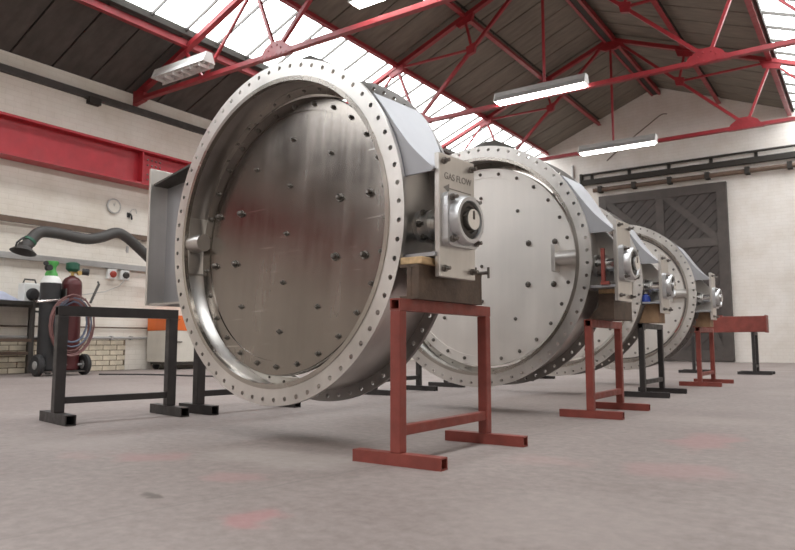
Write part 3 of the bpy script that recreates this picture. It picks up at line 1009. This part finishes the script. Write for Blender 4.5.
def ring_holes(y0, y1, ri, ro, rh, hr, n, k=8):
    """flange ring with real bolt holes, in the xz plane"""
    g = G()
    sa = 2 * PI / n
    for s in range(n):
        c = (s + .5) * sa
        outer = []
        for (da, rr) in ((-1, ri), (-1, rh), (-1, ro), (0, ro), (1, ro), (1, rh), (1, ri), (0, ri)):
            a = c + da * sa / 2
            outer.append((rr * math.cos(a), rr * math.sin(a)))
        hc = (rh * math.cos(c), rh * math.sin(c))
        hole = []
        er = (math.cos(c), math.sin(c))
        et = (-math.sin(c), math.cos(c))
        for (da, dr) in ((-.7, -.7), (-1, 0), (-.7, .7), (0, 1), (.7, .7), (1, 0), (.7, -.7), (0, -1)):
            hole.append((hc[0] + hr * (dr * er[0] + da * et[0]), hc[1] + hr * (dr * er[1] + da * et[1])))
        vs = [(x, y0, z) for x, z in outer] + [(x, y0, z) for x, z in hole] + [(x, y1, z) for x, z in outer] + [(x, y1, z) for x, z in hole]
        fs = []
        for i in range(8):
            j = (i + 1) % 8
            fs += [(i, j, 8 + j, 8 + i), (16 + j, 16 + i, 24 + i, 24 + j), (8 + i, 8 + j, 24 + j, 24 + i)]
        for i in (2, 3, 6, 7):
            j = (i + 1) % 8
            fs.append((j, i, 16 + i, 16 + j))
        g.add(vs, fs)
    return g


CACHE = {}


def cached(key, fn):
    if key not in CACHE:
        CACHE[key] = fn()
    return CACHE[key]


def copymesh(key, mk, fn):
    return cached(key + ':' + mk, lambda: (lambda me: (me.materials.append(M[mk]), me)[1])(fn()))


bolt_disc = G().lathe([(.013, 0), (.013, .004), (.0085, .004), (.0085, .012), (.005, .018)], (0, 0, 0), (0, -1, 0), 8)
bolt_big = G().lathe([(.021, 0), (.021, .004), (.014, .004), (.014, .018), (.008, .026)], (0, 0, 0), (0, -1, 0), 8)
bolt_side = G().cyl((0, 0, 0), (.014, 0, 0), .014, 6).cyl((.014, 0, 0), (.032, 0, 0), .008, 8)


def drum():
    g = G()
    n = 96
    vs, fs = [], []
    prof = [(RB, .018), (RB, LEN - .018), (RI, LEN - .018), (RI, .018)]
    for r, y in prof:
        for i in range(n):
            a = 2 * PI * i / n
            vs.append((r * math.cos(a), y, r * math.sin(a)))
    for k in range(4):
        for i in range(n):
            j = (i + 1) % n
            fs.append((k * n + i, k * n + j, ((k + 1) % 4) * n + j, ((k + 1) % 4) * n + i))
    return g.add(vs, fs)


def annulus(r0, r1, y0, y1, n=96):
    g = G()
    vs, fs = [], []
    for r, y in ((r0, y0), (r1, y0), (r1, y1), (r0, y1)):
        for i in range(n):
            a = 2 * PI * i / n
            vs.append((r * math.cos(a), y, r * math.sin(a)))
    for k in range(4):
        for i in range(n):
            j = (i + 1) % n
            fs.append((k * n + i, k * n + j, ((k + 1) % 4) * n + j, ((k + 1) % 4) * n + i))
    return g.add(vs, fs)


def text_mesh(s, size, depth):
    cu = bpy.data.curves.new('lettering', 'FONT')
    cu.body = s
    cu.size = size
    cu.extrude = depth
    cu.align_x = 'CENTER'
    cu.align_y = 'CENTER'
    o = bpy.data.objects.new('tmp', cu)
    COL.objects.link(o)
    dg = bpy.context.evaluated_depsgraph_get()
    dg.update()
    me = bpy.data.meshes.new_from_object(o.evaluated_get(dg))
    bpy.data.objects.remove(o)
    return me


def valve(x, y, phi, label, disc_m, body_m, front=False, tilt=0.0):
    t = thing('butterfly_valve', label, 'valve', (x, y, ZC), phi, 'large steel butterfly valves in a row')
    fl = copymesh('flange', 'flange', lambda: ring_holes(0, .020, RI - .012, RF, .822, .0115, NH).mesh('flange', .5))
    obj('front_flange', fl, None, t)
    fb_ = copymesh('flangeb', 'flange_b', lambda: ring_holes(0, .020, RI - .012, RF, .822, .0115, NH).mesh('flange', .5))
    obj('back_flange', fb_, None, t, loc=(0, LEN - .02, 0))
    obj('drum', copymesh('drum', body_m, lambda: drum().mesh('drum', .5)), None, t)
    obj('bore_lip', copymesh('lip', 'bore', lambda: annulus(RI - .020, RI + .002, -.004, .02).mesh('bore_lip', .5)), None, t)
    seat = obj('seat_ring', copymesh('seat', 'bore', lambda: annulus(.722, RI - .001, .150, .19).mesh('seat_ring', .5)), None, t)
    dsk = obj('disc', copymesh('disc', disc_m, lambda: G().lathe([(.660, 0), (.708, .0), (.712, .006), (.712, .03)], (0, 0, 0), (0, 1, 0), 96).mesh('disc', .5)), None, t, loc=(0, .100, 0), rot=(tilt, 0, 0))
    obj('retaining_ring', copymesh('ret', disc_m, lambda: annulus(.640, .706, -.005, .002).mesh('retaining_ring', .5)), None, dsk)
    db = copymesh('db', 'bolt', lambda: bolt_disc.mesh('bolt', R30))
    dbb = copymesh('dbb', 'bolt', lambda: bolt_big.mesh('bolt', R30))
    for k in range(28):
        a = PI / 2 + 2 * PI * k / 28
        obj('bolt', db, None, dsk, loc=(.668 * math.cos(a), -.005, .668 * math.sin(a)))
    for bx, bz in ((0, 0), (0, .25), (0, -.25), (0, .495), (0, -.495), (.29, .37), (-.28, .38), (.26, -.38), (-.32, -.36)):
        obj('bolt', db, None, dsk, loc=(bx, 0, bz))
    for bx, bz in ((.37, .135), (.562, .13), (-.385, .15), (-.58, .155), (-.58, -.125), (-.40, -.125), (.36, -.148), (.547, -.155)):
        obj('bolt', dbb, None, dsk, loc=(bx, 0, bz))
    # studs round the seat ring
    st = copymesh('st', 'bolt', lambda: G().lathe([(.007, 0), (.007, .006), (.004, .008)], (0, 0, 0), (0, -1, 0), 6).mesh('bolt', R30))
    for k in range(40):
        a = 2 * PI * (k + .5) / 40
        obj('bolt', st, None, seat, loc=(.744 * math.cos(a), .150, .744 * math.sin(a)))
    zs = -.045
    for s in ((-1,) if front else (-1, 1)):
        # shaft boss inside the bore
        b = obj('shaft_boss', G().cyl((s * .75, .05, .01), (s * (.645 if front else .60), .055, .01), .048, 20), 'steel', t, smooth=R30)
        if not front:
            obj('boss_pad', G().box(min(s * .57, s * .60), max(s * .57, s * .60), .0 + .01, .088, -.08, .10), 'steel', b, bevel=.004)
        obj('bore_pad', G().box(min(s * .74, s * .762), max(s * .74, s * .762), .02, .14, -.16, .16), 'steel', b, bevel=.004)
    # top lug between the flanges
    obj('lifting_lug', G().prism([(-.20, .78), (.24, .78), (.23, .855), (.10, .925), (.02, .925), (-.19, .875)], 'y', .15, .19), 'dark', t)
    # ---- bearing side (+x)
    yc = .17
    sec = smooth_path([(.655, .352, .555), (.71, .345, .485), (.78, .315, .385), (.87, .245, .27), (.985, .135, .160)], 4)
    nn = len(sec)
    vs = []
    for q in sec:
        vs += [(q.x, .024, q.z), (q.x, q.y, q.z), (q.x - .010, q.y, q.z - .010), (q.x - .010, .024, q.z - .010)]
    fs = [(0, 1, 2, 3), tuple(4 * nn - 4 + k for k in (3, 2, 1, 0))]
    for k in range(nn - 1):
        for e in range(4):
            e2 = (e + 1) % 4
            fs.append((4 * k + e, 4 * k + 4 + e, 4 * k + 4 + e2, 4 * k + e2))
    br = obj('bearing_bracket', G().add(vs, fs), 'sheet', t, smooth=R30)
    obj('front_web', G().prism([(.775, .150), (.975, .150), (.975, .155), (.86, .27), (.77, .385), (.70, .475), (.65, .54), (.60, .50), (.70, .35)], 'y', .026, .038), 'sheet', br)
    obj('back_web', G().prism([(.76, -.19), (.975, -.19), (.975, .04), (.84, .20), (.79, .30), (.72, .36), (.77, .12)], 'y', .290, .302), 'steel_p', br)
    obj('shelf', G().box(.76, .985, .03, .31, -.20, -.184), 'sheet', br)
    pl = obj('bearing_plate', G().box(.975, 1.0, yc - .128, yc + .128, -.285, .228), 'steel', t, bevel=.004)
    bs = copymesh('bs', 'bolt', lambda: bolt_side.mesh('bolt', R30))
    for yy in (-.10, .10):
        for zz in (-.25, .195):
            obj('bolt', bs, None, pl, loc=(1.0, yc + yy, zz))
    if front:
        tm = text_mesh('GAS FLOW', .040, .0008)
        obj('lettering', tm, 'ink', pl, loc=(1.0005, yc + .005, .135), rot=(PI / 2, 0, PI / 2), label='engraved words GAS FLOW')
        obj('arrow_mark', G().box(1.0, 1.0012, yc - .07, yc + .10, .083, .088).prism([(yc - .10, .0855), (yc - .06, .105), (yc - .06, .066)], 'x', 1.0, 1.0012), 'ink', pl, label='engraved arrow pointing toward the valve face')
    hb = .112
    oc = []
    for cx_, cy_, a0 in ((hb - .03, hb - .03, 0), (-hb + .03, hb - .03, PI / 2), (-hb + .03, -hb + .03, PI), (hb - .03, -hb + .03, 1.5 * PI)):
        oc += arc(cx_, cy_, .03, a0, a0 + PI / 2, 4)
    hs = obj('bearing_housing', G().prism([(yc + u, zs + v) for u, v in oc], 'x', 1.0, 1.03)
             .lathe([(.104, .03), (.102, .055), (.095, .068), (.080, .068), (.076, .045), (.02, .04)], (1.0, yc, zs), (1, 0, 0), 36), 'cast', t, smooth=R30)
    obj('seal', G().lathe([(.076, .045), (.074, .058), (.058, .062), (.052, .05)], (1.0, yc, zs), (1, 0, 0), 28), 'dark', hs, smooth=R30)
    for yy in (-1, 1):
        for zz in (-1, 1):
            obj('bolt', bs, None, hs, loc=(1.03, yc + yy * .086, zs + zz * .086))
    sh = obj('shaft', G().cyl((.76, yc, zs), (1.082, yc, zs), .043, 24), 'chrome', t, smooth=R30)
    obj('key', G().box(1.0822, 1.0835, yc - .006, yc + .006, zs - .0, zs + .035), 'dark', sh)
    gl = obj('packing_gland', G().lathe([(.072, .0), (.072, .020), (.054, .020), (.054, .055), (.066, .055), (.066, .072)], (.815, yc, zs), (1, 0, 0), 24), 'steel', t, smooth=R30)
    for k in range(6):
        a = 2 * PI * k / 6
        obj('bolt', bs, None, gl, loc=(.834, yc + .061 * math.cos(a), zs + .061 * math.sin(a)))
    # ---- actuator side (-x): tall boxed bracket
    lb = obj('side_bracket', G().box(-1.155, -1.135, .0, .30, -.325, .505), 'steel', t, bevel=.003)
    obj('side_web', G().prism([(-1.135, -.325), (-.80, -.325), (-.765, -.15), (-.765, .25), (-.70, .43), (-1.135, .40)], 'y', .115, .127), 'sheet', lb)
    obj('side_cover', G().add([(-1.135, .02, .40), (-.70, .02, .47), (-.70, .30, .47), (-1.135, .30, .40), (-1.135, .02, .412), (-.70, .02, .482), (-.70, .30, .482), (-1.135, .30, .412)],
                              [(0, 3, 2, 1), (4, 5, 6, 7), (0, 1, 5, 4), (1, 2, 6, 5), (2, 3, 7, 6), (3, 0, 4, 7)]), 'dark', lb)
    obj('hinge_strip', G().box(-.905, -.885, .095, .115, -.22, .26), 'dark', lb)
    obj('side_base', G().box(-1.135, -.80, .02, .28, -.325, -.313), 'steel', lb)
    obj('side_shaft', G().cyl((-.76, .20, zs), (-1.16, .20, zs), .04, 16), 'chrome', lb, smooth=R30)
    return t


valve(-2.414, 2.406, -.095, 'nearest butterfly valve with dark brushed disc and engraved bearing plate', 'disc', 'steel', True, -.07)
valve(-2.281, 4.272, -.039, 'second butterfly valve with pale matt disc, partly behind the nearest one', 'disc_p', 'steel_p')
valve(-2.48, 6.15, .002, 'third butterfly valve, mostly hidden between its pale neighbours', 'disc_p', 'steel_p')
valve(-2.415, 8.043, .02, 'farthest butterfly valve of the row, in front of the dark door', 'disc_p', 'steel_p')

# ================================================================== PACKERS ON THE TRESTLES
ib = thing('packer_beam', 'rusty brown steel beam packed between red trestle and nearest valve', 'beam', (-1.515, 2.55, .641))
obj('web', G().box(-.01, .01, -.27, .27, .012, .128), 'rust', ib)
obj('flange', G().box(-.045, .045, -.27, .27, 0, .012), 'rust', ib)
obj('flange', G().box(-.045, .045, -.27, .27, .128, .140), 'rust', ib)
for yy in (-.262, .262):
    obj('end_plate', G().box(.01, .045, yy - .006, yy + .006, .012, .128), 'rust', ib)
obj('side_plate', G().box(.034, .044, -.265, .265, .012, .128), 'rust', ib)
tag(obj('timber_packer', G().box(-.045, .06, -.125, .125, 0, .029), 'wood', loc=(-1.515, 2.41, .782), bevel=.004), 'pale timber plank on the rusty beam under the nearest valve', 'timber')


def blk(name, x, y, z, sx, sy, sz, mk, lab, cat, rz=0):
    return tag(obj(name, G().box(-sx / 2, sx / 2, -sy / 2, sy / 2, 0, sz), mk, loc=(x, y, z), rot=(0, 0, rz), bevel=.004), lab, cat)


tag(obj('steel_block', G().prism([(-.125, 0), (.05, 0), (.05, .165), (-.05, .165), (-.05, .08)], 'y', -.20, .20), 'rust', loc=(-1.395, 4.58, .621), bevel=.003), 'rusty brown block on the red trestle under the second valve', 'block')
blk('timber_packer', -1.39, 4.50, .787, .11, .22, .029, 'wood', 'pale timber packer on the rusty block under the second valve', 'timber')
tag(obj('timber_packer', G().prism([(-0.1, 0), (.07, 0), (.07, 0.165), (-0.04, 0.165)], 'y', -0.11, 0.11), 'wood2', loc=(-1.6, 6.36, 0.651), bevel=.003), 'thick timber block on the black trestle under the third valve', 'timber')
tag(obj('timber_packer', G().prism([(-0.09, 0), (.07, 0), (.07, 0.16), (-0.035, 0.16)], 'y', -0.1, 0.1), 'wood2', loc=(-1.54, 8.32, 0.656), bevel=.003), 'timber block on the red trestle under the farthest valve', 'timber')
rbp = thing('red_clamp_bar', 'rust red upright clamp bar beside the second valve shaft', 'clamp', (-1.37, 4.27, .834))
obj('bar', G().box(-.010, .010, -.014, .014, 0, .23), 'stand_red', rbp)
obj('jaw', G().box(-.014, .04, -.018, .018, .0, .02), 'stand_red', rbp)
obj('screw', G().cyl((.03, 0, .012), (.07, 0, .012), .006, 8), 'bolt', rbp)
bj = thing('blue_jack', 'small blue bottle jack on the bracket shelf of the third valve', 'jack', (-1.63, 6.24, .834))
obj('body', G().lathe([(.04, 0), (.035, .05), (.02, .06), (.02, .07)], (0, 0, 0), (0, 0, 1), 14), 'blue', bj, smooth=R30)
obj('ram', G().cyl((0, 0, .07), (0, 0, .088), .014, 10), 'chrome', bj)
cl_ = thing('plate_clamp', 'small dark screw clamp at the foot of the nearest bearing plate', 'clamp', (-1.45, 2.80, .787))
obj('screw', G().cyl((-.06, 0, .0), (.02, .01, .0), .008, 8), 'bolt', cl_)
obj('tee_handle', G().cyl((.02, .01, -.025), (.02, .01, .025), .006, 8), 'bolt', cl_)
obj('jaw', G().box(-.09, -.05, -.02, .03, -.0005, .03), 'dark', cl_)
